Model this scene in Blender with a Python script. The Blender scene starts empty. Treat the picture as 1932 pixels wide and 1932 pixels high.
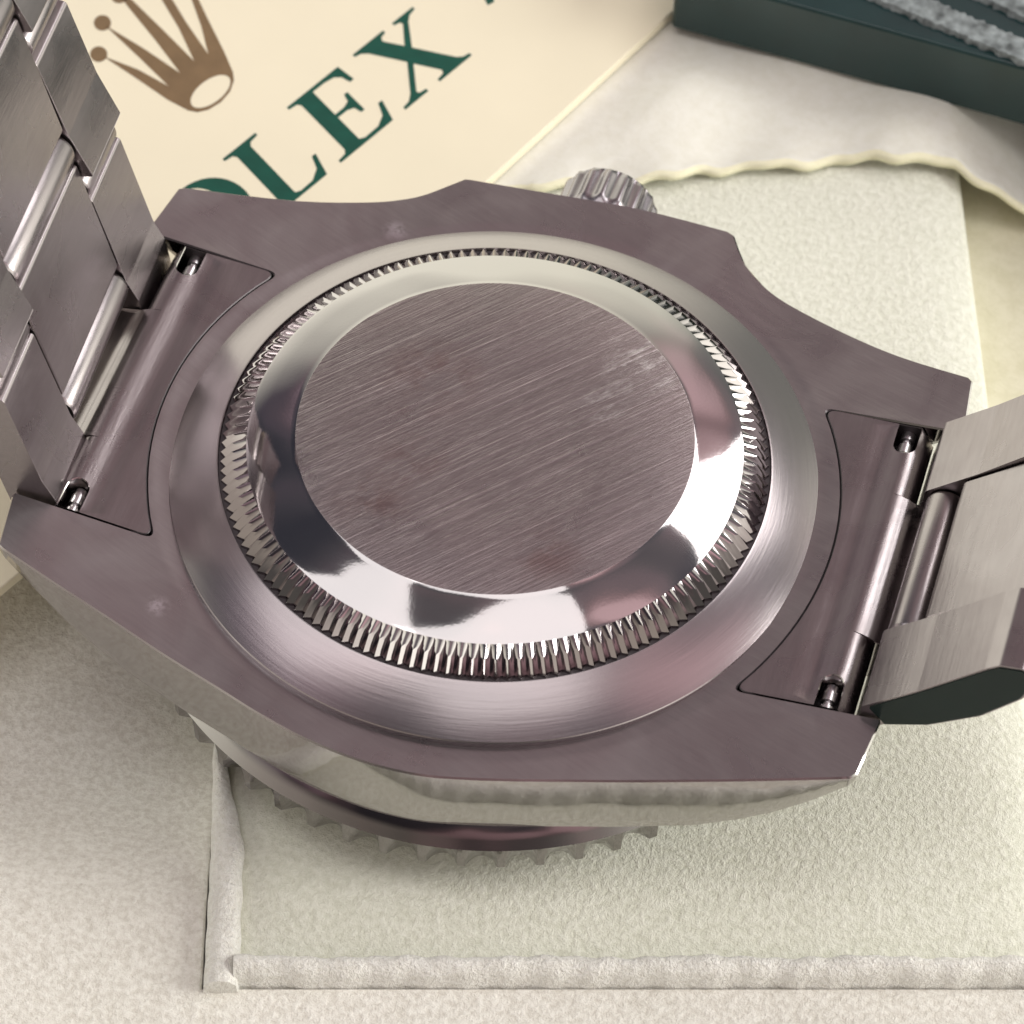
import bpy, bmesh, math, random
from mathutils import Vector, Matrix
from mathutils.geometry import delaunay_2d_cdt
S = 0.1                      # all shapes below are written in millimetres, 1 unit = 1 cm
PI = math.pi
random.seed(7)
scene = bpy.context.scene
COL = scene.collection

# ------------------------------------------------------------------ camera
cam_d = bpy.data.cameras.new("camera"); cam = bpy.data.objects.new("camera", cam_d); COL.objects.link(cam)
RW = [[0.9553096141593934, 0.295023519880297, 0.01856512353958331],
      [-0.24477793116832505, 0.7542733102025078, 0.6092253589017259],
      [0.165732632597068, -0.5865431750804214, 0.7927797917826112]]
CP = Vector((31.734498567870077, -108.5088215853104, 143.45983222130144)) * S
cam.matrix_world = Matrix.Translation(CP) @ Matrix(RW).transposed().to_4x4()
cam_d.sensor_width = 36; cam_d.lens = 6220.6 / 1932 * 36
cam_d.clip_start = 0.1; cam_d.clip_end = 500
cam_d.dof.use_dof = True; cam_d.dof.focus_distance = 18.1; cam_d.dof.aperture_fstop = 0.95
scene.camera = cam
# ------------------------------------------------------------------ room light
w = bpy.data.worlds.new("World"); scene.world = w; w.use_nodes = True
nt = w.node_tree; nt.nodes.clear()
tc = nt.nodes.new("ShaderNodeTexCoord"); sp = nt.nodes.new("ShaderNodeSeparateXYZ")
nt.links.new(tc.outputs["Generated"], sp.inputs[0])
def wmath(op, a, b):
    n = nt.nodes.new("ShaderNodeMath"); n.operation = op
    for i, v in enumerate((a, b)):
        if isinstance(v, (int, float)): n.inputs[i].default_value = v
        else: nt.links.new(v, n.inputs[i])
    return n.outputs[0]
def wramp(fac, stops):
    r = nt.nodes.new("ShaderNodeValToRGB"); el = r.color_ramp.elements
    el[0].position, el[0].color = stops[0][0], (*stops[0][1], 1); el[1].position, el[1].color = stops[-1][0], (*stops[-1][1], 1)
    for p_, c_ in stops[1:-1]: q = el.new(p_); q.color = (*c_, 1)
    nt.links.new(fac, r.inputs[0]); return r.outputs[0]
def wmix(kind, fac, a, b):
    m = nt.nodes.new("ShaderNodeMix"); m.data_type = 'RGBA'; m.blend_type = kind
    if isinstance(fac, (int, float)): m.inputs[0].default_value = fac
    else: nt.links.new(fac, m.inputs[0])
    nt.links.new(a, m.inputs[6]); nt.links.new(b, m.inputs[7]); return m.outputs[2]
half = lambda k: wmath('ADD', wmath('MULTIPLY', sp.outputs[k], 0.5), 0.5)
low = wramp(half(0), [(0.0, (0.98, 0.96, 0.84)), (0.42, (0.86, 0.85, 0.70)), (0.50, (0.66, 0.66, 0.55)), (0.58, (0.20, 0.21, 0.19)), (0.72, (0.22, 0.23, 0.20)), (0.86, (1.1, 1.08, 0.95)), (1.0, (1.25, 1.22, 1.1))])            # pale walls low down, with a dark sector added for the bevel to reflect
high = wramp(half(0), [(0.12, (0.045, 0.045, 0.062)), (0.42, (0.132, 0.108, 0.112)), (0.8, (0.22, 0.18, 0.19))])   # mauve shade above
zf = wramp(half(2), [(0.67, (0, 0, 0)), (0.80, (1, 1, 1))])
back = wramp(half(1), [(0.06, (.36, .32, .33)), (0.18, (.56, .52, .53)), (0.30, (1, 1, 1))])   # darkening added on the photographer's side, for the reflections
wn = nt.nodes.new("ShaderNodeTexNoise"); wn.inputs["Scale"].default_value = 3.1; wn.inputs["Detail"].default_value = 1.0
nt.links.new(tc.outputs["Generated"], wn.inputs[0])        # made-up darker and lighter masses, added for the steel to reflect
room = wramp(wn.outputs[0], [(0.38, (0.45, 0.52, 0.56)), (0.44, (0.70, 0.76, 0.76)), (0.48, (1.0, 0.96, 0.98)), (0.53, (1.05, 1, 1)), (0.56, (1.5, 1.25, 1.22)), (0.62, (3.2, 2.7, 2.65))])
high = wmix('MULTIPLY', 1.0, high, room)
mxo = wmix('MULTIPLY', 1.0, wmix('MIX', zf, low, high), back)
bg = nt.nodes.new("ShaderNodeBackground"); out = nt.nodes.new("ShaderNodeOutputWorld")
bg.inputs[1].default_value = 1.0
nt.links.new(mxo, bg.inputs[0]); nt.links.new(bg.outputs[0], out.inputs[0])
def area(name, d, dist, sx, sy, power, col, roll=0):
    ld = bpy.data.lights.new(name, 'AREA'); ld.shape = 'RECTANGLE'; ld.size = sx; ld.size_y = sy
    ld.energy = power; ld.color = col
    o = bpy.data.objects.new(name, ld); COL.objects.link(o)
    d = Vector(d).normalized(); o.location = d * dist
    o.rotation_euler = ((-d).to_track_quat('-Z', 'Y') @ Matrix.Rotation(roll, 3, 'Z').to_quaternion()).to_euler()
    return o
WT = (1.0, 0.98, 0.955)
area("ceiling_window", (-0.42, -0.08, 0.90), 72, 30, 36, 3300, WT, 0.0)
area("ceiling_window", (0.06, -0.10, 0.99), 70, 34, 36, 3700, WT, 0.0)
area("side_window", (0.37, 0.60, 0.72), 80, 24, 30, 6200, WT, 0.0)
area("room_fill", (0.90, 0.22, 0.40), 80, 36, 34, 26000, (1.0, 0.99, 0.945), 0.0)  # added fill lamp, placed clear of the steel's mirror directions
scene.view_settings.view_transform = 'Standard'; scene.view_settings.look = 'None'
scene.view_settings.exposure = 0.84; scene.view_settings.gamma = 1.0

# ------------------------------------------------------------------ materials
def nodes(m): m.use_nodes = True; return m.node_tree, m.node_tree.nodes["Principled BSDF"]
def N(t, kind, **kw):
    n = t.nodes.new(kind)
    for k, v in kw.items():
        if k in n.inputs.keys(): n.inputs[k].default_value = v
        else: setattr(n, k, v)
    return n
def coords(t, scale=(1, 1, 1), rot=(0, 0, 0)):
    c = N(t, "ShaderNodeTexCoord"); m = N(t, "ShaderNodeMapping")
    m.inputs["Scale"].default_value = scale; m.inputs["Rotation"].default_value = rot
    # rotate first, then stretch
    m2 = N(t, "ShaderNodeMapping"); m2.inputs["Rotation"].default_value = rot; m.inputs["Rotation"].default_value = (0, 0, 0)
    t.links.new(c.outputs["Object"], m2.inputs[0]); t.links.new(m2.outputs[0], m.inputs[0])
    return m.outputs[0]
def ramp(t, fac, a, b, ca, cb):
    r = N(t, "ShaderNodeValToRGB"); r.color_ramp.elements[0].position = a; r.color_ramp.elements[1].position = b
    r.color_ramp.elements[0].color = (*ca, 1); r.color_ramp.elements[1].color = (*cb, 1)
    t.links.new(fac, r.inputs[0]); return r.outputs[0]
def gray(v): return (v, v, v)
STEEL = (0.385, 0.358, 0.362)
def metal(name, rough, col=STEEL, brush=None, ang=0.0, bump=0.0, wav=0.0, radial=False, smudge=0.0, wsc=2.2, scr=0.0):
    m = bpy.data.materials.new(name); t, p = nodes(m)
    p.inputs["Metallic"].default_value = 1.0; p.inputs["Base Color"].default_value = (*col, 1)
    p.inputs["Roughness"].default_value = rough
    hs = []
    if brush:
        if radial:   # turned (circular) grain: noise over the radius, barely over the angle
            c = N(t, "ShaderNodeTexCoord"); s = N(t, "ShaderNodeSeparateXYZ"); t.links.new(c.outputs["Object"], s.inputs[0])
            a = N(t, "ShaderNodeMath", operation='ARCTAN2'); t.links.new(s.outputs[1], a.inputs[0]); t.links.new(s.outputs[0], a.inputs[1])
            l = N(t, "ShaderNodeVectorMath", operation='LENGTH'); t.links.new(c.outputs["Object"], l.inputs[0])
            cb = N(t, "ShaderNodeCombineXYZ"); mm = N(t, "ShaderNodeMath", operation='MULTIPLY'); mm.inputs[1].default_value = 3.0
            t.links.new(a.outputs[0], mm.inputs[0]); t.links.new(mm.outputs[0], cb.inputs[0])
            ml = N(t, "ShaderNodeMath", operation='MULTIPLY'); ml.inputs[1].default_value = 90.0
            t.links.new(l.outputs["Value"], ml.inputs[0]); t.links.new(ml.outputs[0], cb.inputs[1]); vec = cb.outputs[0]
        else:
            vec = coords(t, (brush[0], brush[1], brush[0]), (0, 0, ang))
        n = N(t, "ShaderNodeTexNoise", Scale=1.0, Detail=5.0, Roughness=0.65); t.links.new(vec, n.inputs[0])
        hs.append((n.outputs[0], bump))
        k = brush[2]
        c0 = tuple(x * (1 - k) for x in col); c1 = tuple(min(1, x * (1 + k)) for x in col)
        cc = ramp(t, n.outputs[0], 0.3, 0.72, c0, c1)
        if smudge:
            n2 = N(t, "ShaderNodeTexNoise", Scale=1.6, Detail=4.0, Roughness=0.6, Distortion=0.6)
            c3 = N(t, "ShaderNodeTexCoord"); t.links.new(c3.outputs["Object"], n2.inputs[0])
            mxx = N(t, "ShaderNodeMix", data_type='RGBA', blend_type='MULTIPLY'); mxx.inputs[0].default_value = 1
            t.links.new(cc, mxx.inputs[6]); t.links.new(ramp(t, n2.outputs[0], 0.3, 0.62, (1 - smudge, 1 - smudge * 1.35, 1 - smudge * 1.3), (1, 1, 1)), mxx.inputs[7])
            cc = mxx.outputs[2]
            rr = ramp(t, n2.outputs[0], 0.3, 0.7, gray(rough + .1), gray(rough - 0.03)); t.links.new(rr, p.inputs["Roughness"])
        if scr:
            ns = N(t, "ShaderNodeTexNoise", Scale=1.0, Detail=2.0, Roughness=0.5); t.links.new(coords(t, (.55, 120, 1), (0, 0, ang + .03)), ns.inputs[0])
            f = ramp(t, ns.outputs[0], 0.58, 0.72, gray(0), gray(scr))
            q = N(t, "ShaderNodeMix", data_type='RGBA'); t.links.new(f, q.inputs[0]); t.links.new(cc, q.inputs[6]); q.inputs[7].default_value = (*tuple(min(1, x * 1.9) for x in col), 1); cc = q.outputs[2]
            hs.append((ns.outputs[0], bump * .6))
        t.links.new(cc, p.inputs["Base Color"])
    if wav:
        c = N(t, "ShaderNodeTexCoord"); n = N(t, "ShaderNodeTexNoise", Scale=wsc, Detail=1.0)
        t.links.new(c.outputs["Object"], n.inputs[0]); hs.append((n.outputs[0], wav))
    # faint handling marks everywhere
    c = N(t, "ShaderNodeTexCoord"); n = N(t, "ShaderNodeTexNoise", Scale=60.0, Detail=1.0); t.links.new(c.outputs["Object"], n.inputs[0]); hs.append((n.outputs[0], 0.006))
    prev = None
    for h, st in hs:
        b = N(t, "ShaderNodeBump", Strength=1.0, Distance=st * 0.01); t.links.new(h, b.inputs["Height"])
        if prev: t.links.new(prev, b.inputs["Normal"])
        prev = b.outputs[0]
    t.links.new(prev, p.inputs["Normal"])
    return m
M_case = metal("satin_steel_case", 0.27, brush=(4, 40, 0.05), ang=0.35, bump=0.12, smudge=0.03)
M_disc = metal("brushed_steel_disc", 0.28, col=(.335, .295, .302), brush=(1.3, 60, 0.16), ang=-0.86, bump=0.34, smudge=0.14, scr=0.55)
def marks(m, spots, col, thr=(0.48, 0.62), sc=9.0, stretch=(1, 1, 1), ang=0.0):
    """wear: ragged rubbed patches, each (x, y, radius) in mm on the part"""
    t = m.node_tree; p = t.nodes["Principled BSDF"]; c = N(t, "ShaderNodeTexCoord"); acc = None
    for x, y, r in spots:
        d = N(t, "ShaderNodeVectorMath", operation='DISTANCE'); d.inputs[1].default_value = (x * S, y * S, 0)
        fl = N(t, "ShaderNodeVectorMath", operation='MULTIPLY'); fl.inputs[1].default_value = (1, 1, 0)
        t.links.new(c.outputs["Object"], fl.inputs[0]); t.links.new(fl.outputs[0], d.inputs[0])
        a = ramp(t, d.outputs["Value"], r * S * .25, r * S, gray(1), gray(0))
        if acc is None: acc = a
        else:
            q = N(t, "ShaderNodeMath", operation='MAXIMUM'); t.links.new(acc, q.inputs[0]); t.links.new(a, q.inputs[1]); acc = q.outputs[0]
    n = N(t, "ShaderNodeTexNoise", Scale=sc, Detail=5.0, Roughness=0.7); t.links.new(coords(t, stretch, (0, 0, ang)), n.inputs[0])
    f = N(t, "ShaderNodeMath", operation='MULTIPLY'); t.links.new(ramp(t, n.outputs[0], thr[0], thr[1], gray(0), gray(1)), f.inputs[0]); t.links.new(acc, f.inputs[1])
    mx_ = N(t, "ShaderNodeMix", data_type='RGBA'); t.links.new(f.outputs[0], mx_.inputs[0])
    src = p.inputs["Base Color"].links
    if src: t.links.new(src[0].from_socket, mx_.inputs[6])
    else: mx_.inputs[6].default_value = p.inputs["Base Color"].default_value
    mx_.inputs[7].default_value = (*col, 1); t.links.new(mx_.outputs[2], p.inputs["Base Color"])
marks(M_disc, [(6.2, 6.7, 2.4), (5.0, 3.7, 1.7), (5.6, 8.3, 1.6)], (.60, .57, .58), (0.50, 0.66), 5.0, (1, 2.6, 1), -0.777)
marks(M_disc, [(5.0, -7.2, 2.6), (-4.0, -3.4, 2.6), (-5.0, -6.6, 2.6), (-4.6, 2.6, 3.4)], (.27, .205, .205), (0.42, 0.60), 3.5)
marks(M_case, [(-11.0, 15.7, .9), (-14.5, -14.2, .8)], (.62, .59, .62), (0.40, 0.55), 14.0)
M_ring = metal("turned_steel_ring", 0.24, col=(.35, .315, .322), brush=(1, 1, 0.04), bump=0.06, radial=True)
M_pol = metal("polished_steel", 0.06, col=(.46, .43, .435), wav=0.6)
M_mirror = metal("mirror_steel_annulus", 0.06, col=(.45, .425, .428), wav=2.4, wsc=1.3)
M_side = metal("polished_case_side", 0.07, col=(.44, .42, .41), wav=0.8)
M_crown = metal("satin_steel_crown", 0.27, col=(.33, .305, .32))
M_bezel = metal("polished_steel_bezel", 0.10, col=(.27, .255, .25), wav=0.6)
M_link = metal("brushed_steel_link", 0.25, col=(.325, .295, .30), brush=(30, 3, 0.06), bump=0.10, smudge=0.05)
M_dark = metal("shadowed_steel_recess", 0.5, col=(0.12, 0.11, 0.115))  # shade of gaps and recesses put into the steel's colour

def cloth(name, c0, c1, fuzz=1.0, scale=26, sheen=0.3):
    m = bpy.data.materials.new(name); t, p = nodes(m)
    c = N(t, "ShaderNodeTexCoord")
    n1 = N(t, "ShaderNodeTexNoise", Scale=scale * 1.0, Detail=3.5, Roughness=0.62, Distortion=0.0)
    n2 = N(t, "ShaderNodeTexNoise", Scale=1.1, Detail=3.0)
    n3 = N(t, "ShaderNodeTexNoise", Scale=scale * 5, Detail=2.0)
    for n in (n1, n2, n3): t.links.new(c.outputs["Object"], n.inputs[0])
    a = N(t, "ShaderNodeMath", operation='ADD'); t.links.new(n1.outputs[0], a.inputs[0])
    b = N(t, "ShaderNodeMath", operation='MULTIPLY'); b.inputs[1].default_value = 0.35; t.links.new(n3.outputs[0], b.inputs[0])
    t.links.new(b.outputs[0], a.inputs[1])
    col = ramp(t, a.outputs[0], 0.5, 0.82, c0, c1)
    mm = N(t, "ShaderNodeMix", data_type='RGBA', blend_type='MULTIPLY'); mm.inputs[0].default_value = 1
    t.links.new(col, mm.inputs[6]); t.links.new(ramp(t, n2.outputs[0], 0.3, 0.7, (0.95, 0.955, 0.94), (1, 1, 1)), mm.inputs[7])
    t.links.new(mm.outputs[2], p.inputs["Base Color"])
    p.inputs["Roughness"].default_value = 0.95; p.inputs["Specular IOR Level"].default_value = 0.15
    p.inputs["Sheen Weight"].default_value = sheen; p.inputs["Sheen Roughness"].default_value = 0.6
    bp = N(t, "ShaderNodeBump", Strength=1.0, Distance=0.012 * fuzz); t.links.new(a.outputs[0], bp.inputs["Height"])
    t.links.new(bp.outputs[0], p.inputs["Normal"])
    return m
M_felt = cloth("cream_suede_pad", (0.68, 0.65, 0.58), (0.88, 0.865, 0.80))
M_panel = cloth("pale_green_felt", (0.68, 0.69, 0.575), (0.83, 0.84, 0.735), scale=24)
M_lip = cloth("cream_fuzzy_lip", (0.82, 0.80, 0.73), (0.95, 0.94, 0.89), fuzz=2.4, scale=30)
M_flap = cloth("thin_cream_cloth", (0.78, 0.765, 0.68), (0.83, 0.82, 0.75), fuzz=0.25, scale=12, sheen=0.1)
M_hem = cloth("pale_yellow_hem", (0.80, 0.77, 0.56), (0.86, 0.83, 0.62), fuzz=0.3, scale=12, sheen=0.1)
M_tray = cloth("yellow_cream_tray", (0.68, 0.65, 0.47), (0.76, 0.73, 0.56), fuzz=0.3, scale=10)
def plain(name, col, rough=0.6, spec=0.3, var=0.0, vscale=2.0, coat=0.0):
    m = bpy.data.materials.new(name); t, p = nodes(m)
    p.inputs["Roughness"].default_value = rough; p.inputs["Specular IOR Level"].default_value = spec
    p.inputs["Coat Weight"].default_value = coat; p.inputs["Coat Roughness"].default_value = 0.15
    c = N(t, "ShaderNodeTexCoord"); n = N(t, "ShaderNodeTexNoise", Scale=vscale, Detail=4.0); t.links.new(c.outputs["Object"], n.inputs[0])
    t.links.new(ramp(t, n.outputs[0], 0.3, 0.7, tuple(x * (1 - var) for x in col), tuple(min(1, x * (1 + var)) for x in col)), p.inputs["Base Color"])
    return m
M_card = plain("cream_card_stock", (0.84, 0.775, 0.60), 0.6, 0.25, 0.02, 1.2)
M_green_ink = plain("green_ink", (0.004, 0.072, 0.050), 0.5, 0.3, 0.12, 9)
M_gold_ink = plain("bronze_ink", (0.20, 0.13, 0.068), 0.42, 0.4, 0.10, 6)
M_gbox = plain("dark_green_lacquer", (0.009, 0.034, 0.035), 0.22, 0.4, 0.1, 3, coat=0.35)
M_speck = plain("pale_speckled_print", (0.20, 0.225, 0.23), 0.7, 0.2, 0.6, 14)
M_side_reflection = plain("painted_green_reflection", (0.006, 0.017, 0.015), 0.35, 0.2, 0.1, 3)  # dark green reflection put into the colour
M_bar = metal("steel_spring_bar", 0.3, col=(.62, .60, .61))

# ------------------------------------------------------------------ builders
def origin_of(o):
    v = Vector((0, 0, 0))
    while o is not None: v = v + o.location; o = o.parent
    return v
def mk(name, verts, faces, mat, parent=None, smooth=35, loc=None, mats=None, fm=None):
    """verts in mm, world position (no rotated parents)"""
    base = origin_of(parent) if parent else Vector((0, 0, 0))
    o_loc = Vector(loc) * S if loc is not None else base
    me = bpy.data.meshes.new(name)
    me.from_pydata([tuple(Vector(v) * S - o_loc) for v in verts], [], faces)
    me.materials.append(mat)
    for x in (mats or []): me.materials.append(x)
    if fm:
        for i, k in enumerate(fm): me.polygons[i].material_index = k
    bm = bmesh.new(); bm.from_mesh(me); bmesh.ops.recalc_face_normals(bm, faces=bm.faces); bm.to_mesh(me); bm.free()
    if smooth:
        for p in me.polygons: p.use_smooth = True
        me.set_sharp_from_angle(angle=math.radians(smooth))
    o = bpy.data.objects.new(name, me); COL.objects.link(o)
    if parent: o.parent = parent; o.location = o_loc - base
    else: o.location = o_loc
    return o
def empty(name, loc, label, cat, group=None):
    o = bpy.data.objects.new(name, None); COL.objects.link(o); o.location = Vector(loc) * S
    o["label"] = label; o["category"] = cat
    if group: o["group"] = group
    return o
def bevel(o, wd, seg=2, ang=30):
    m = o.modifiers.new("bevel", 'BEVEL'); m.width = wd * S; m.segments = seg; m.limit_method = 'ANGLE'
    m.angle_limit = math.radians(ang); m.harden_normals = True
    return o
def inside(pt, poly):
    x, y = pt; r = False; n = len(poly)
    for i in range(n):
        x1, y1 = poly[i]; x2, y2 = poly[(i + 1) % n]
        if (y1 > y) != (y2 > y) and x < (x2 - x1) * (y - y1) / (y2 - y1) + x1: r = not r
    return r
def slab(outer, holes, ztop, zbot, pts, lines=(), cham=0.1, hole_depth=None, side_in=0.0):
    """sheet with a free outline: curved top, chamfer, wall, bottom"""
    vs = [Vector(p) for p in outer]; es = [(i, (i + 1) % len(outer)) for i in range(len(outer))]
    for h in holes:
        b = len(vs); vs += [Vector(p) for p in h]; es += [(b + i, b + (i + 1) % len(h)) for i in range(len(h))]
    for a, c in lines:
        b = len(vs); vs += [Vector(a), Vector(c)]; es.append((b, b + 1))
    vs += [Vector(p) for p in pts if inside(p, outer)]
    r = delaunay_2d_cdt(vs, es, [], 0, 1e-5)
    V = [(v.x, v.y) for v in r[0]]; T = []
    for f in r[2]:
        c = (sum(V[i][0] for i in f) / 3, sum(V[i][1] for i in f) / 3)
        if inside(c, outer) and not any(inside(c, h) for h in holes): T.append(tuple(f))
    cnt = {}
    for f in T:
        for i in range(3):
            a, b = f[i], f[(i + 1) % 3]
            cnt[(a, b)] = cnt.get((a, b), 0) + 1
    bd = [(a, b) for (a, b) in cnt if (b, a) not in cnt]
    nrm = {}
    for a, b in bd:
        dx, dy = V[b][0] - V[a][0], V[b][1] - V[a][1]; l = math.hypot(dx, dy) or 1
        for k in (a, b):
            q = nrm.get(k, (0, 0)); nrm[k] = (q[0] + dy / l, q[1] - dx / l)
    verts = [(x, y, ztop(x, y)) for x, y in V]; faces = list(T); fm = [0] * len(T)
    m1 = {}; m2 = {}; m3 = {}
    for k, (nx, ny) in nrm.items():
        l = math.hypot(nx, ny) or 1; nx /= l; ny /= l; x, y = V[k]; z = ztop(x, y)
        zb = zbot(x, y)
        m1[k] = len(verts); verts.append((x + nx * cham, y + ny * cham, z - cham))
        m3[k] = len(verts); verts.append((x + nx * (cham - side_in * .35), y + ny * (cham - side_in * .35), zb * .8 + z * .2))
        m2[k] = len(verts); verts.append((x + nx * (cham - side_in), y + ny * (cham - side_in), zb))
    for a, b in bd:
        faces += [(b, a, m1[a], m1[b]), (m1[b], m1[a], m3[a], m3[b]), (m3[b], m3[a], m2[a], m2[b])]; fm += [1, 1, 1]
    off = len(verts)
    used = {}
    for f in T:
        g = []
        for i in f:
            if i in m2: g.append(m2[i])
            else:
                if i not in used: used[i] = len(verts); x, y = V[i]; verts.append((x, y, zbot(x, y)))
                g.append(used[i])
        faces.append(tuple(reversed(g))); fm.append(1)
    return verts, faces, fm
def fillet(poly, radii, n=6):
    out = []
    for i, p in enumerate(poly):
        r = radii[i] if isinstance(radii, (list, tuple)) else radii
        if not r: out.append(p); continue
        a = Vector(poly[i - 1]) - Vector(p); b = Vector(poly[(i + 1) % len(poly)]) - Vector(p)
        th = a.angle(b); t = min(r / math.tan(th / 2), a.length * .49, b.length * .49)
        p0 = Vector(p) + a.normalized() * t; p1 = Vector(p) + b.normalized() * t
        for k in range(n + 1):
            u = k / n; q = p0 * (1 - u) ** 2 + Vector(p) * 2 * u * (1 - u) + p1 * u * u; out.append((q.x, q.y))
    return out
def lathe(prof, n=256, rfun=None, cap=False):
    """profile list of (r,z); returns verts, faces"""
    V = []; F = []
    for j in range(n):
        a = 2 * PI * j / n
        for k, (r, z) in enumerate(prof):
            rr, zzz = rfun(k, r, z, j, a) if rfun else (r, z)
            V.append((rr * math.cos(a), rr * math.sin(a), zzz))
    m = len(prof)
    for j in range(n):
        j2 = (j + 1) % n
        for k in range(m - 1): F.append((j * m + k, j2 * m + k, j2 * m + k + 1, j * m + k + 1))
    if cap:
        for k in (0, m - 1):
            if prof[k][0] > 1e-6: F.append(tuple(j * m + k for j in range(n)))
    return V, F
def prism(poly, y0, y1, frame):
    """(s,n) outline swept over y; frame maps (s,y,n) to world mm"""
    n = len(poly); V = [frame(s, y0, q) for s, q in poly] + [frame(s, y1, q) for s, q in poly]
    F = [tuple(range(n)), tuple(range(2 * n - 1, n - 1, -1))] + [(i, (i + 1) % n, n + (i + 1) % n, n + i) for i in range(n)]
    return V, F
def cyl(c, ax, r, L, n=24, rings=None):
    """closed cylinder centred at c along ax"""
    ax = Vector(ax).normalized(); u = ax.orthogonal().normalized(); v = ax.cross(u); V = []; F = []
    rings = rings or [(-.5, .93), (-.47, 1), (.47, 1), (.5, .93)]
    for t, k in rings:
        for j in range(n):
            a = 2 * PI * j / n; V.append(tuple(Vector(c) + ax * (t * L) + (u * math.cos(a) + v * math.sin(a)) * (r * k)))
    for q in range(len(rings) - 1):
        for j in range(n): F.append((q * n + j, q * n + (j + 1) % n, (q + 1) * n + (j + 1) % n, (q + 1) * n + j))
    F.append(tuple(range(n))[::-1]); F.append(tuple(range((len(rings) - 1) * n, len(rings) * n)))
    return V, F

# ================================================================== WATCH BOX (the surface)
YAW = math.atan2(12.8, 40.0)
EX = Vector((math.cos(YAW), math.sin(YAW))); EY = Vector((-math.sin(YAW), math.cos(YAW)))
def bx(a, b, z): p = EX * a + EY * b; return (p.x, p.y, z)
box = empty("watch_box", (0, 0, -16), "cream suede lined watch box with recessed felt cushion under the steel watch", "watch box")
def rbox(name, a0, a1, b0, b1, z0, z1, mat, r=0.6, seg=4, dome=0.0, na=2, nb=2):
    """upholstered block in box axes with rounded edges"""
    V = []; F = []
    for j in range(nb + 1):
        for i in range(na + 1):
            u = i / na; v = j / nb
            V.append(bx(a0 + (a1 - a0) * u, b0 + (b1 - b0) * v, z1 + dome * (1 - (2 * u - 1) ** 14) * (1 - (2 * v - 1) ** 18) - dome))
    k = len(V)
    for j in range(nb):
        for i in range(na): q = j * (na + 1) + i; F.append((q, q + 1, q + na + 2, q + na + 1))
    loop = [i for i in range(na + 1)] + [j * (na + 1) + na for j in range(1, nb + 1)] + [nb * (na + 1) + i for i in range(na - 1, -1, -1)] + [j * (na + 1) for j in range(nb - 1, 0, -1)]
    for q in loop: V.append((V[q][0], V[q][1], z0))
    L = len(loop)
    for i in range(L): F.append((loop[i], k + i, k + (i + 1) % L, loop[(i + 1) % L]))
    F.append(tuple(k + i for i in range(L)))
    o = mk(name, V, F, mat, box)
    if r: bevel(o, r, seg, 50)
    return o
A0 = -13.7                       # inner left edge of the recess, box axes
B0 = -24.65                      # inner lower edge of the recess
rbox("felt_panel", A0 - 1.2, 30.6, B0 + .05, 60, -15, -11.0, M_panel, 0.6, 4, dome=1.0, na=36, nb=60)
rbox("tray_floor", A0, 95, B0, 95, -16, -14.6, M_tray, 0)
def pad():
    """suede surround: level in front, sinking towards the booklet on the left"""
    A1, B1 = A0 - 1.93, B0 - 1.36
    As = [-95, -60, -40, -30, -24, -20, A1 - 1.2, A1 - .35, A1 - .1, A1, A1 + 20, A1 + 50, 105]; Bs = [-90, -60, -45, -36, -30, B1 - .35, B1 - .08, B1, -22, -20, -18, -16, -14, -12, -10, -8, -5, 0, 20, 95]
    z = lambda a, b: -11.5 - 3.6 * (lambda u: u * u * (3 - 2 * u))(max(0, min(1, (b + 22) / 14))) - (.12 if a > A1 - .05 and b > B1 - .1 or (b > B1 - .05 and a > A1 - .1) else 0)
    V = [bx(a, b, z(a, b)) for b in Bs for a in As]; n = len(As); F = []; ka = As.index(A1); kb = Bs.index(B1)
    for j in range(len(Bs) - 1):
        for i in range(n - 1):
            if i < ka or j < kb: F.append((j * n + i, j * n + i + 1, (j + 1) * n + i + 1, (j + 1) * n + i))
    edge = [(len(Bs) - 1 - k, ka) for k in range(len(Bs) - 1 - kb)] + [(kb, i) for i in range(ka, n)]
    b0 = len(V)
    for j, i in edge: x, y, _ = V[j * n + i]; V.append((x, y, -16))
    for k in range(len(edge) - 1):
        p, q = edge[k], edge[k + 1]; F.append((p[0] * n + p[1], q[0] * n + q[1], b0 + k + 1, b0 + k))
    mk("suede_surround", V, F, M_felt, box, smooth=50)
pad()
# fuzzy fabric lips round the recess: uneven tubes with a fold in the upright one
def lip(name, p0, p1, wfun, zfun, n=90):
    V = []; F = []; m = 9
    p0 = Vector(p0); p1 = Vector(p1); d = (p1 - p0).normalized(); nn = Vector((-d.y, d.x))
    for i in range(n + 1):
        u = i / n; c = p0.lerp(p1, u); l, r_ = wfun(u); zt = zfun(u)
        for k in range(m):
            t = k / (m - 1); x = l + (r_ - l) * t; h = (1 - abs(2 * t - 1) ** 2.3)
            q = c + nn * x; V.append(bx(q.x, q.y, -13 + (zt + 13) * (0.62 + .38 * h) if 0 < k < m - 1 else -14.9))
    for i in range(n):
        for k in range(m - 1): q = i * m + k; F.append((q, q + 1, q + m + 1, q + m))
    F += [tuple(range(m)), tuple(n * m + k for k in range(m))]
    return mk(name, V, F, M_lip, box, smooth=60)
rnd = random.Random(3)
lip("lower_lip", (A0 - .2, B0 - .62), (60, B0 - .62), lambda u: (-.76 + .05 * math.sin(u * 70) + .05 * math.sin(u * 213), .92 + .08 * math.sin(u * 57 + 1) + .07 * math.sin(u * 260)), lambda u: -10.05 + .06 * math.sin(u * 43) + .05 * math.sin(u * 171), 260)
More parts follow.
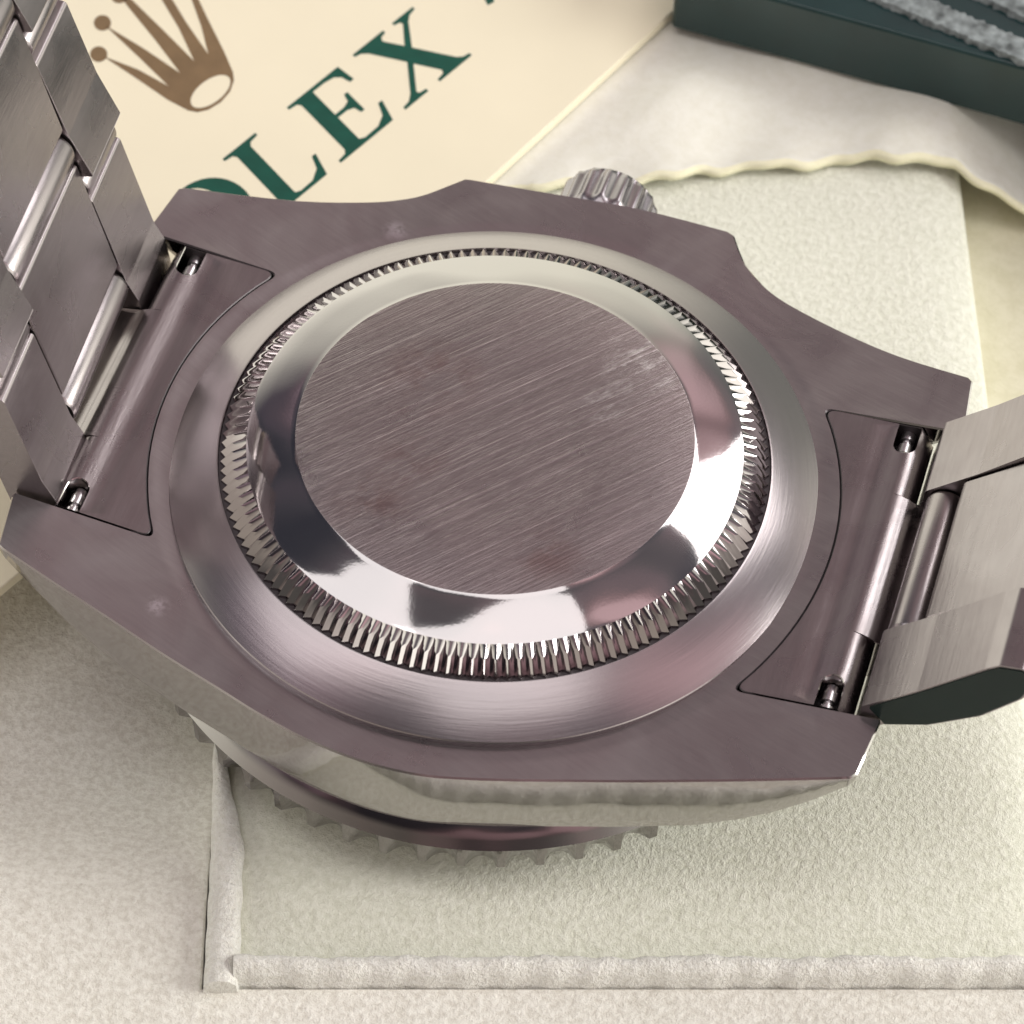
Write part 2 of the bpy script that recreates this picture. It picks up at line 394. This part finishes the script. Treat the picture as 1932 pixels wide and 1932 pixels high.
def uw(u):
    # right side of the upright lip pulls in above the fold
    k = max(0.0, (u - .50)) / .30
    return (0, 1.25 - 1.45 * min(1, k) + .05 * math.sin(u * 44))
lip("upright_lip", (A0 - 1.0, B0 - 1.6), (A0 - 1.0, -8), lambda u: (-uw(u)[1], 1.05 + .03 * math.sin(u * 50)), lambda u: -10.3 - .45 * u, 60)

# thin cloth turned over the cushion, wavy hem towards the watch
hem = [(-60, 10), (-30, 20), (-14, 27.6), (-10, 29.5), (-7.0, 30.6), (-2.5, 32.3), (1.9, 33.8), (2.9, 35.2), (5.4, 36.2), (7.2, 36.7), (8.6, 37.4), (10.4, 38.6), (12.6, 39.2), (15.0, 39.9), (17.2, 40.6), (19.0, 40.6), (23.0, 40.3), (30, 41.5), (45, 43), (70, 46)]
def hem_pt(x):
    for (a, b), (c, d) in zip(hem, hem[1:]):
        if a <= x <= c:
            t = (x - a) / (c - a); return b + (d - b) * t
    return hem[-1][1]
def hs(x): return sum(hem_pt(x + d) for d in (-.5, -.25, 0, .25, .5)) / 5
def flap_z(x, y, t):
    base = -10.2 + .25 * math.sin(x * .9 + 1) * math.exp(-t * .25) + .3 * math.sin(x * .33 + y * .21) + .22 * math.sin(-x * .5 + y * .45 + 2)
    e = EX.x * x + EX.y * y
    d = (x + 25.9) * .922 - (y + 11.6) * .387    # distance past the booklet's edge
    if d < 3: base = min(base, -10.62) if d < 0 else base + (min(base, -10.62) - base) * (1 - d / 3)
    if e > 30: base -= min(3.2, (e - 30) * .55)
    return base
V = []; F = []; NX = 420; NY = 46
for i in range(NX + 1):
    x = -40 + 110 * i / NX; y0 = hs(x) + .22 * math.sin(x * 1.15) + .13 * math.sin(x * 2.4 + 1)
    for j in range(NY + 1):
        t = (j / NY) ** 1.8 * 60; y = y0 + t
        z = flap_z(x, y, t)
        z += (.20 if (x + 25.9) * .922 - (y + 11.6) * .387 > 1 else 0) * math.exp(-((t - .5) / .45) ** 2) - (.35 if j == 0 else 0)   # rolled hem
        V.append((x, y, z))
for i in range(NX):
    for j in range(NY): q = i * (NY + 1) + j; F.append((q, q + NY + 1, q + NY + 2, q + 1))
fm = [1 if (f[0] % (NY + 1)) < 3 else 0 for f in F]
flap = mk("cloth_flap", V, F, M_flap, None, smooth=180, loc=(20, 60, -11), mats=[M_hem], fm=fm)
flap["label"] = "thin cream cloth with wavy pale yellow hem lying over the felt cushion behind the crown"; flap["category"] = "cloth"
so = flap.modifiers.new("thickness", 'SOLIDIFY'); so.thickness = 0.35 * S; so.offset = -1

# ------------------------------------------------------------------ green box behind
gb = empty("green_box", (20, 60, -10.2), "dark green lacquered box with pale speckled bands on its lid behind the cloth", "box")
gy = lambda x: 47.0 - (x + 2.3) * .065
def gpoly(x0, x1, yo0, yo1): return [(x0, gy(x0) + yo0), (x1, gy(x1) + yo0), (x1, gy(x1) + yo1), (x0, gy(x0) + yo1)]
def block(name, poly, z0, z1, mat, parent, bw=0.0, seg=3):
    n = len(poly); V = [(x, y, z0) for x, y in poly] + [(x, y, z1) for x, y in poly]
    F = [tuple(range(n))[::-1], tuple(range(n, 2 * n))] + [(i, (i + 1) % n, n + (i + 1) % n, n + i) for i in range(n)]
    o = mk(name, V, F, mat, parent, smooth=35)
    if bw: bevel(o, bw, seg)
    return o
block("box_body", fillet(gpoly(-2.3, 90, 0, 50), [.4, 0, 0, 1.5], 6), -10.1, -5.05, M_gbox, gb, 0.5)
def band(p0, p1, wd, z=-3.46, h=.3, seed=1):
    """ragged pale strip lying on the lid, along p0-p1, wd deep"""
    rnd = random.Random(seed); V = []; F = []; n = 160
    p0 = Vector(p0); p1 = Vector(p1); d = (p1 - p0).normalized(); q = Vector((-d.y, d.x))
    for i in range(n + 1):
        c = p0.lerp(p1, i / n); r_ = lambda a: rnd.uniform(-a, a)
        for off, zz in ((r_(.16), z - .05), (.12 + r_(.1), z + h), (wd * .5, z + h + r_(.06)), (wd + r_(.16), z + h), (wd + .12, z - .05)):
            w_ = c + q * off; V.append((w_.x, w_.y, zz))
    for i in range(n):
        for k in range(4): a = i * 5 + k; F.append((a, a + 5, a + 6, a + 1))
    mk("speckled_band", V, F, M_speck, gb, smooth=40)
d_ = (10.7 * 3, -2.8 * 3)
band((10.4 - 10.7, 48.4 + 2.8), (10.4 + d_[0], 48.4 + d_[1]), 1.9, z=-5.0, seed=2)
band((16.9 - 10.7, 50.4 + 3.6), (16.9 + d_[0], 50.4 + d_[1] - 1.5), 3.0, z=-5.0, seed=5)
# ------------------------------------------------------------------ booklet with printed crown and name
CZ = -9.75
ZP = CZ + .02
card = empty("booklet", (-30, 25, -10.6), "cream booklet cover printed with a bronze crown and green letters, slipped under the watch", "booklet")
cp = [(-28.3, -13.5), (-9.35, 30.3), (1.4, 58.5), (-55, 80), (-90, 5)]
block("cover", cp, -10.5, CZ, M_card, card, 0.12, 2)
# unproject helper data for the print: pixel of a 1932 px square picture -> card plane, evaluated from the fitted pose
FP = 6220.6
def card_pt(u, v, z=ZP):
    d = Matrix(RW).transposed() @ Vector(((u - 966) / FP, -(v - 966) / FP, -1)); c = CP / S
    t = (z - c.z) / d.z; p = c + d * t; return (p.x, p.y)
# lettering frame on the card: baseline along the booklet's edge, 5.9 mm capitals
bl0 = Vector((card_pt(643, 307))); tx = (Vector(card_pt(834, 150)) - bl0).normalized(); ty = Vector((-tx.y, tx.x)) + tx * .23
LH = 5.9
def tri_fill(name, loops, mat, z=CZ + .012, th=.02):
    """flat print cut from closed outlines (first outer, rest holes)"""
    outer, holes = loops[0], loops[1:]
    vs = [Vector(p) for l in loops for p in l]; es = []; b = 0
    for l in loops: es += [(b + i, b + (i + 1) % len(l)) for i in range(len(l))]; b += len(l)
    r = delaunay_2d_cdt(vs, es, [], 0, 1e-6); V = [(v.x, v.y, z) for v in r[0]]; F = []
    for f in r[2]:
        c = (sum(V[i][0] for i in f) / 3, sum(V[i][1] for i in f) / 3)
        if inside(c, outer) and not any(inside(c, h) for h in holes): F.append(tuple(f))
    return mk(name, V, F, mat, card, smooth=0)
def letter(shape, x0, wd):
    """shape in unit box, y 0..1 cap height"""
    loops = [[tuple(bl0 + tx * (x0 + px * wd) + ty * (py * LH)) for px, py in l] for l in shape]
    tri_fill("printed_letter", loops, M_green_ink)
def arc(cx, cy, rx_, ry_, a0, a1, n=12): return [(cx + rx_ * math.cos(math.radians(a0 + (a1 - a0) * i / n)), cy + ry_ * math.sin(math.radians(a0 + (a1 - a0) * i / n))) for i in range(n + 1)]
GL = [[(0, 0), (.93, 0), (1.02, .30), (.95, .30), (.88, .14), (.72, .055), (.50, .05), (.42, .08), (.42, .90), (.46, .945), (.60, .96), (.60, 1), (0, 1), (0, .96), (.13, .945), (.17, .90), (.17, .10), (.13, .055), (0, .04)]]
GE = [[(0, 0), (.95, 0), (1.04, .29), (.97, .29), (.89, .13), (.74, .06), (.50, .055), (.42, .09), (.42, .475), (.58, .475), (.68, .44), (.71, .34), (.77, .34), (.77, .66), (.71, .66), (.68, .56), (.58, .53), (.42, .53), (.42, .945), (.62, .945), (.78, .92), (.86, .86), (.90, .74), (.97, .74), (.93, 1), (0, 1), (0, .96), (.13, .945), (.17, .90), (.17, .10), (.13, .055), (0, .04)]]
GX = [[(0, 0), (.36, 0), (.36, .04), (.27, .055), (.25, .09), (.47, .40), (.66, .10), (.64, .055), (.54, .04), (.54, 0), (1.05, 0), (1.05, .04), (.96, .06), (.90, .11), (.60, .58), (.80, .88), (.87, .94), (.97, .96), (.97, 1), (.64, 1), (.64, .96), (.72, .94), (.73, .90), (.55, .66), (.40, .89), (.42, .94), (.50, .96), (.50, 1), (.02, 1), (.02, .96), (.10, .94), (.17, .88), (.43, .47), (.18, .12), (.10, .055), (0, .04)]]
GO = [arc(.5, .5, .52, .525, 0, 357, 40), arc(.5, .5, .27, .47, 0, 357, 36)]
GR = [[(0, 0), (.56, 0), (.56, .04), (.45, .055), (.42, .10), (.42, .48), (.50, .48), (.80, 0), (1.12, 0), (1.12, .04), (1.02, .07), (.74, .50), (.88, .58), (.93, .74), (.88, .90), (.70, .99), (.55, 1), (0, 1), (0, .96), (.13, .945), (.17, .90), (.17, .10), (.13, .055), (0, .04)],
      [(.42, .53), (.42, .94), (.55, .94), (.64, .90), (.68, .75), (.64, .60), (.55, .53)]]
letter(GR, -18.7, 5.0); letter(GO, -12.75, 6.2); letter(GL, -6.05, 5.1); letter(GE, 0.0, 5.3); letter(GX, 6.25, 6.3)
letter([[(0, .38), (.35, .36), (.6, .46), (.7, 1), (.3, 1), (.15, .5)]], 16.6, 1.6)
# crown: five tapering prongs with balls over an open oval band, measured outline (px) laid on the cover plane
def cpx(l): return [card_pt(u, v) for u, v in l]
def ell(u, v, a, b, ang, n=28):
    c, s_ = math.cos(ang), math.sin(ang); return [(u + a * math.cos(t) * c - b * math.sin(t) * s_, v + a * math.cos(t) * s_ + b * math.sin(t) * c) for t in [2 * PI * i / n for i in range(n)]]
crown_out = [(272, 160), (340, 187), (420, 217), (352, 168), (278, 78), (360, 130), (448, 180), (390, 110), (325, 10), (312, -12), (330, -16), (420, 90), (488, 152), (440, 70), (405, -20), (400, -60), (412, -60), (440, 10), (523, 136), (506, 70), (480, -20), (470, -60), (482, -60), (500, 0), (560, 110), (583, 180), (583, 200), (572, 232), (545, 258), (510, 274), (484, 278), (462, 270), (400, 235), (330, 196)]
crown_px = [(u / 1.0, v / 1.0) for u, v in crown_out]
def c1(l):   # points read on the 2.147x enlargement of the top-left 900 px of the 2560 px photo
    return cpx([(u / 2.147 / 1.325, v / 2.147 / 1.325) for u, v in l])
prongs = [(552, 300), (740, 372), (905, 462), (760, 320), (560, 132), (775, 262), (968, 392), (830, 210), (675, 20), (640, -40), (700, -10), (880, 165), (1043, 328), (960, 150), (870, 0), (850, -80), (890, -60), (1000, 120), (1118, 290), (1080, 140), (1030, 0), (1010, -90), (1040, -60), (1110, 90), (1200, 270), (1250, 385), (1256, 430), (1235, 490), (1185, 548), (1120, 588), (1060, 602), (1010, 592), (900, 535), (740, 425)]
oval = ell(1130, 490, 125, 62, math.radians(-36))
tri_fill("printed_crown", [c1(prongs), c1(oval)], M_gold_ink)
for u, v in ((550, 122), (530, 290), (640, -25), (840, -150), (1005, -160)):
    tri_fill("crown_ball", [c1(ell(u, v, 46, 42, 0))], M_gold_ink)

# ================================================================== WATCH
watch = empty("wristwatch", (0, 0, -11), "steel wristwatch lying face down, showing its fluted case back and crown", "wristwatch")
def zq(x): return 1.5 * ((abs(x) / 23.7) ** 2 - .466)
def ztop(x, y):
    a = zq(x); b = -.32; k = .12
    h = max(0, min(1, .5 + .5 * (a - b) / k)); z = b * (1 - h) + a * h + k * h * (1 - h)
    r = math.hypot(x, y)
    if r < 18.9: z -= .05 * (1 - max(0, min(1, (r - 18.1) / .8)) ** 1.5)
    return z
def interp(x, pts):
    if x <= pts[0][0]: return pts[0][1]
    for (a, b), (c, d) in zip(pts, pts[1:]):
        if x <= c: return b + (d - b) * (x - a) / (c - a)
    return pts[-1][1]
ZLOW = [(0, -5.2), (12, -5.1), (16, -4.7), (18.4, -3.9), (20, -3.15), (21.8, -1.9), (23, -.85), (24.0, .15), (24.6, .3)]
def zlow(x, y): return min(interp(abs(x), ZLOW), ztop(x, y) - .35)
def arcp(r, a0, a1, n): return [(r * math.cos(math.radians(a0 + (a1 - a0) * i / n)), r * math.sin(math.radians(a0 + (a1 - a0) * i / n))) for i in range(n + 1)]
def cat(pts, n=5):
    o = []
    for i in range(len(pts) - 1):
        p0 = pts[max(0, i - 1)]; p1 = pts[i]; p2 = pts[i + 1]; p3 = pts[min(len(pts) - 1, i + 2)]
        for k in range(n):
            t = k / n
            o.append(tuple(.5 * (2 * p1[j] + (p2[j] - p0[j]) * t + (2 * p0[j] - 5 * p1[j] + 4 * p2[j] - p3[j]) * t * t + (3 * p1[j] - p0[j] - 3 * p2[j] + p3[j]) * t ** 3) for j in (0, 1)))
    o.append(pts[-1]); return o
def slot(sx, r, fr, yy):
    """concentric inner arc with filleted corners: from +y corner to -y corner"""
    a = math.degrees(math.asin(yy / r)); pts = arcp(r, a - 2, -(a - 2), 24)
    c = (r * math.cos(math.radians(a)), yy)
    return [(sx * x, y) for x, y in fillet([(c[0] + 3, yy), c, pts[1]], [0, fr, 0], 6)[1:-1] + pts[1:-1] + fillet([pts[-2], (c[0], -yy), (c[0] + 3, -yy)], [0, fr, 0], 6)[1:-1]]
bot = cat([(-23.45, -13.75), (-20.3, -14.7), (-16.8, -15.75), (-13.4, -16.85), (-9.9, -17.95), (-7.2, -18.85), (-4.6, -19.55), (-2.2, -19.95), (0, -20.08), (2.3, -19.93), (4.6, -19.42), (7.4, -18.62), (10.2, -17.75), (13.6, -16.75), (18.3, -15.45), (23.55, -14.0)], 7)
topr = cat([(23.6, 14.15), (19.6, 14.85), (16.3, 15.8), (12.9, 17.05), (11.3, 17.8), (10.25, 18.55), (9.2, 19.5)], 4) + cat([(8.5, 20.6), (8.0, 21.5)], 2) + [(7.6, 21.68)] + cat([(7.4, 21.7), (2, 21.8), (-4.1, 21.3), (-8.1, 20.95)], 4)
topl = cat([(-8.35, 20.9), (-9.3, 19.9), (-10.3, 18.9), (-11.4, 18.15), (-13.1, 17.3), (-17.2, 15.75), (-23.5, 14.1)], 4)
rs = [(x, y) for x, y in slot(1, 19.1, .7, 10.15)]; ls = [(x, y) for x, y in slot(-1, 19.1, .7, 10.15)]
outline = bot + [(23.8, -13.7), (24.2, -10.3), (24.15, -10.15)] + rs[::-1] + [(24.15, 10.15), (24.2, 10.3), (23.85, 13.9)] + topr + topl + [(-23.8, 13.9), (-24.3, 10.3), (-24.25, 10.15)] + ls + [(-24.25, -10.15), (-24.3, -10.3), (-23.75, -13.6)]
pts = [(x * .8 + .01, y * .8) for x in range(-31, 32) for y in range(-28, 29)]
pts = [p for p in pts if not 17.5 < math.hypot(*p) < 19.4]
pts += [(r * math.cos(t * PI / 90), r * math.sin(t * PI / 90)) for r in (17.9, 18.1, 18.3, 18.5, 18.7, 18.9, 19.1) for t in range(180)]
def clear(p, loops, d=.18):
    for l in loops:
        for i in range(len(l)):
            a = l[i]; b = l[(i + 1) % len(l)]; dx, dy = b[0] - a[0], b[1] - a[1]; L = dx * dx + dy * dy or 1e-9
            t = max(0, min(1, ((p[0] - a[0]) * dx + (p[1] - a[1]) * dy) / L))
            if (p[0] - a[0] - dx * t) ** 2 + (p[1] - a[1] - dy * t) ** 2 < d * d: return False
    return True
pts = [p for p in pts if clear(p, [outline])]
V, F, fm = slab(outline, [], ztop, zlow, pts, cham=.09, side_in=.25)
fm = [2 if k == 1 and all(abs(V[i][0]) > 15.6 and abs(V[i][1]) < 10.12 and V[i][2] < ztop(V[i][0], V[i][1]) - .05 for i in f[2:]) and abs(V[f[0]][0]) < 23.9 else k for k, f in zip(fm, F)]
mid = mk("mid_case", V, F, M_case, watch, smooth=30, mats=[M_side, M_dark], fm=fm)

# ---- case back
cb = bpy.data.objects.new("case_back", None); COL.objects.link(cb); cb.parent = watch
# bevelled turned ring
V, F = lathe([(18.0, -.7), (18.0, -.03), (17.96, .03), (15.32, 1.60), (15.22, 1.62), (15.16, 1.45)], 256)
mk("brushed_ring", V, F, M_ring, cb, smooth=25)
NT = 144
def flr(k, r, z, j, a):
    ridge = [(15.10, 1.36), (15.08, 1.60), (14.42, 2.42), (13.62, 2.74)][k]; val = [(14.86, 1.36), (14.80, 1.60), (13.86, 2.40), (13.60, 2.75)][k]
    ph = j % 4
    if ph == 0: return ridge
    if ph == 2: return val
    return ((ridge[0] + val[0]) / 2, (ridge[1] + val[1]) / 2)
V, F = lathe([(0, 0)] * 4, NT * 4, flr)
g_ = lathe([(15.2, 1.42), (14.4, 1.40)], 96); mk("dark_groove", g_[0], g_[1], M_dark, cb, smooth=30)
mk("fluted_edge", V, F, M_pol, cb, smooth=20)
V, F = lathe([(13.61, 2.745), (13.45, 2.80), (12.6, 3.02), (11.8, 3.22), (11.2, 3.36), (10.93, 3.42), (10.9, 3.43)], 288)
mk("polished_ring", V, F, M_mirror, cb, smooth=60)
V, F = lathe([(10.92, 3.36), (10.9, 3.44), (10.83, 3.455), (6, 3.46), (0.01, 3.46)], 200)
F.append(tuple(j * 5 + 4 for j in range(200)))
mk("brushed_disc", V, F, M_disc, cb, smooth=25)

# ---- bezel
NS = 60; PER = 10
prof = [(19.2, -4.9), (19.2, -5.7), (19.5, -5.85), (20.0, -6.37), (20.38, -6.76), (20.42, -7.3), (20.42, -7.7), (20.40, -8.35), (20.0, -8.8), (17.6, -10.1), (15.6, -10.5)]
amp = [0, 0, 0, .0, .0, .42, .62, .86, .6, 0, 0]
def bez(k, r, z, j, a):
    t = (j % PER) / PER; f = .24
    d = 0 if t < f else 1 - (2 * (t - f) / (1 - f) - 1) ** 2
    d = max(0, d) ** .75
    return (r - amp[k] * d, z)
V, F = lathe(prof, NS * PER, bez)
mk("bezel", V, F, M_bezel, watch, smooth=24)
V, F = lathe([(15.7, -10.3), (15.65, -10.9), (15.3, -11.0), (0.01, -11.0)], 96); F.append(tuple(j * 4 + 3 for j in range(96)))
mk("crystal", V, F, plain("dark_crystal", (.02, .02, .02), .05, .5), watch, smooth=30)

# ---- winding crown, broad flutes
def crown():
    y0, y1, R0, zc, xc = 22.15, 25.0, 3.05, -3.85, -.35; n = 17; per = 20; tot = n * per; V = []; F = []
    rings = [(y0, .80, 0), (y0 + .03, .93, 0), (y0 + .35, 1.0, .3), (y0 + .75, 1.0, 1), (y1 - .35, 1.0, 1), (y1 - .05, .97, .9), (y1 + .12, .90, 0), (y1 + .2, .5, 0)]
    for (y, k, am) in rings:
        for j in range(tot):
            a = 2 * PI * j / tot + .12; t = (j % per) / per; d = .5 - .5 * math.cos(t * 2 * PI)
            r = R0 * k - .28 * am * d; V.append((xc + r * math.cos(a), y, zc + r * math.sin(a)))
    for q in range(len(rings) - 1):
        for j in range(tot): F.append((q * tot + j, q * tot + (j + 1) % tot, (q + 1) * tot + (j + 1) % tot, (q + 1) * tot + j))
    F.append(tuple(range(tot))); F.append(tuple(range((len(rings) - 1) * tot, len(rings) * tot)))
    c = mk("winding_crown", V, F, M_crown, watch, smooth=50)
    V, F = cyl((xc, 21.6, zc), (0, 1, 0), 2.5, 1.6, 32); mk("crown_tube", V, F, M_dark, c)
crown()

# ---- end links
def end_link(sx):
    R0, yy, xo, xc, yc = 19.24, 10.03, 22.72, 24.7, 4.88
    arcs = slot(1, R0, 1.25, yy)
    outer = arcs + [(xo, -yy), (xo, -yc - .03), (xo + .02, -yc), (xc, -yc), (xc, yc), (xo + .02, yc), (xo, yc + .03), (xo, yy)]
    def hole(s):
        a, b, e = 20.65, 21.95, 7.85; r = (b - a) / 2; c = (a + b) / 2
        q = [(c + r * math.cos(t), e + r + r * -math.sin(t)) for t in [PI * i / 10 for i in range(11)]]
        return [(x, s * y) for x, y in [(a, 9.98)] + q[::-1] + [(b, 9.98)]]
    holes = [hole(1), hole(-1)]
    def zt(x, y):
        x = abs(x); base = zq(min(x, 21.6)) + .03
        base += .07 * math.exp(-((x - 21.5) / .55) ** 2) - .10 * math.exp(-((x - 20.2) / .6) ** 2)
        if abs(y) > yc + .001:
            prof_ = [(21.5, 0), (21.95, -.06), (22.15, -.16), (22.35, -.36), (22.5, -.62), (22.62, -.95), (22.72, -1.5)]
        else:
            prof_ = [(21.5, 0), (22.0, -.04), (22.4, -.16), (22.75, -.38), (23.0, -.60), (23.25, -.72), (23.7, -.78), (24.7, -.8)]
        return base + interp(x, prof_)
    zb = lambda x, y: -3.0
    xs = [16.4 + .3 * i for i in range(16)] + [21.3, 21.5, 21.75, 21.95, 22.05, 22.15, 22.25, 22.35, 22.43, 22.5, 22.56, 22.62, 22.67, 22.75, 22.9, 23.0, 23.12, 23.25, 23.4, 23.6, 24.0, 24.4]
    ys = [-9.6 + .8 * i for i in range(25)] + [-4.86, 4.86, -4.9, 4.9, 4.95, -4.95]
    P = [(x, y) for x in xs for y in ys if not (x > xo and abs(y) > yc) and math.hypot(x, y) > R0 + .15]
    P = [p for p in P if clear(p, [outer] + holes, .03)]
    L = [((21.5, yc + s * .012 * k), (xo - .01, yc + s * .012 * k)) for s in (1, -1) for k in (1,)]
    L += [((21.5, -yc + s * .012), (xo - .01, -yc + s * .012)) for s in (1, -1)]
    V, F, fm = slab(outer, holes, zt, zb, P, lines=L, cham=.05, side_in=0)
    if sx < 0: V = [(-x, y, z) for x, y, z in V]
    fm = [2 if k == 1 and all(math.hypot(V[i][0], V[i][1]) < 19.5 or abs(V[i][1]) > 9.9 for i in f) else k for k, f in zip(fm, F)]
    o = mk("end_link", V, F, M_link, watch, smooth=35, mats=[M_side, M_dark], fm=fm)
    for s in (1, -1):
        # dark pocket floor and the spring bar end with its grooves
        xm = sx * 21.3; c = (xm, s * 9.0, -.55)
        V, F = cyl((xm, s * 9.15, -.42), (0, s, 0), .44, 2.4, 20, [(-.5, .5), (-.44, .8), (-.3, .8), (-.28, .95), (-.02, .95), (0, .6), (.1, .6), (.12, .95), (.34, .95), (.36, .6), (.5, .6)])
        mk("spring_bar", V, F, M_bar, o)
        hb = [(sx * x, y) for x, y in hole(s)]; n = len(hb)
        V = [(x, y, -1.5) for x, y in hb] + [(x, y, .30 + 0 * x) for x, y in hb]
        V = [(x + (xm - x) * .02, y + (s * 9 - y) * .02, z) for x, y, z in V]
        F = [tuple(range(n))] + [(i, i + 1, n + i + 1, n + i) for i in range(n - 1)]
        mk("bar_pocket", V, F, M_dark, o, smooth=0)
    return o
end_link(1); end_link(-1)

# ---- bracelet rows
def frame_fn(org, u, yaw):
    u = Vector(u).normalized(); org = Vector(org); sg = 1 if u.x > 0 else -1
    n = Vector((-u.z * sg, 0, u.x * sg)); Rz = Matrix.Rotation(yaw, 3, 'Z')
    return lambda s, y, q: tuple(org + Rz @ (u * s + n * q) + Rz @ Vector((0, y, 0)))
def link(name, fr, poly, y0, y1, bw=.12):
    V, F = prism(poly, y0, y1, fr); o = mk(name, V, F, M_link, watch, smooth=30); bevel(o, bw, 2, 25)
    return o
def barrel(fr, s, q, r, y0, y1, mat=None):
    c = fr(s, (y0 + y1) / 2, q); a = Vector(fr(s, y1, q)) - Vector(fr(s, y0, q)); V, F = cyl(c, a, r, y1 - y0, 40, [(-.5, .90), (-.485, .97), (-.47, 1), (.47, 1), (.485, .97), (.5, .90)])
    return mk("link_barrel", V, F, M_link, watch, smooth=35)
def roundrect(s0, s1, n0, n1, r, k=5):
    return fillet([(s0, n0), (s1, n0), (s1, n1), (s0, n1)], r, k)
# left strand, nearly upright
FL = frame_fn((-22.95, 0, .9), (-.22, 0, .975), math.radians(-3.4) * -1)
for y0, y1 in ((5.0, 10.0), (-9.9, -5.0)):
    link("outer_link", FL, fillet([(-4.8, -2.5), (8.0, -2.5), (8.3, -1.2), (7.9, -.05), (1.3, 0), (-.2, .30), (-4.8, -.15)], [.5, 1, .3, .3, 1, .2, .2], 3), y0, y1)
    barrel(FL, 8.75, -.95, 1.0, y0, y1 - .15)
    link("outer_link", FL, fillet([(9.75, -2.3), (18.3, -2.5), (18.5, -1.2), (18.1, -.05), (12.9, .12), (9.75, .62)], [.5, .5, .3, .3, 1.2, .15], 4), y0, y1)
    barrel(FL, 19.3, -.95, 1.0, y0, y1 - .15)
    link("outer_link", FL, fillet([(20.4, -2.3), (28.5, -2.5), (28.5, 0), (23.2, .10), (20.4, .55)], [.5, .5, .3, 1.2, .15], 4), y0, y1)
barrel(FL, 1.35, -1.0, 1.2, -4.85, 4.85)
link("center_link", FL, roundrect(2.7, 10.9, -2.6, .0, .3), -4.9, 4.9)
barrel(FL, 12.0, -1.0, 1.3, -4.85, 4.85)
link("center_link", FL, roundrect(13.3, 21.6, -2.6, .05, .3), -4.9, 4.9)
barrel(FL, 22.7, -1.0, 1.3, -4.85, 4.85)
link("center_link", FL, roundrect(24.0, 32, -2.6, .05, .3), -4.9, 4.9)
# right strand, rising outward
FR = frame_fn((22.9, 0, 1.25), (.72, 0, .69), 0)
for y0, y1 in ((4.9, 10.0), (-10.0, -4.9)):
    link("outer_link", FR, fillet([(-2.2, -2.1), (.4, -1.7), (2.8, -2.6), (6, -2.92), (9.1, -2.45), (10.5, -1.4), (10.55, -.5), (9.5, .25), (8.6, .28), (4, .0), (.3, -.02), (-.15, -.5)], [.1, .5, 1.6, 2.4, 1.4, .5, .4, .5, .8, 3, .4, .3], 9), y0, y1, .15)
    link("outer_link", FR, roundrect(11.3, 20, -2.9, -.2, .7), y0, y1, .15)
    barrel(FR, 10.9, -1.6, .85, y0 + .1, y1 - .15)
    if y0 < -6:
        V, F = prism(fillet([(.6, -1.68), (2.8, -2.48), (6, -2.8), (9.0, -2.34), (10.35, -1.35), (10.4, -.58), (9.4, .10), (8.6, .13), (4, -.14), (.65, -.2)], [.15, 1.6, 2.4, 1.4, .5, .4, .5, .8, 3, .15], 9), y0 - .06, y0 + .2, FR)  # added plate carrying a painted reflection over the link's side face
        f = mk("side_reflection_plate", V, F, M_side_reflection, watch, smooth=30); f["label"] = "dark green reflection painted on the side face of the outer link"
barrel(FR, .95, -1.25, 1.15, -4.8, 4.8)
link("center_link", FR, roundrect(2.75, 11.0, -2.8, -.1, .45), -4.8, 4.8)
barrel(FR, 12.2, -1.3, 1.2, -4.8, 4.8)
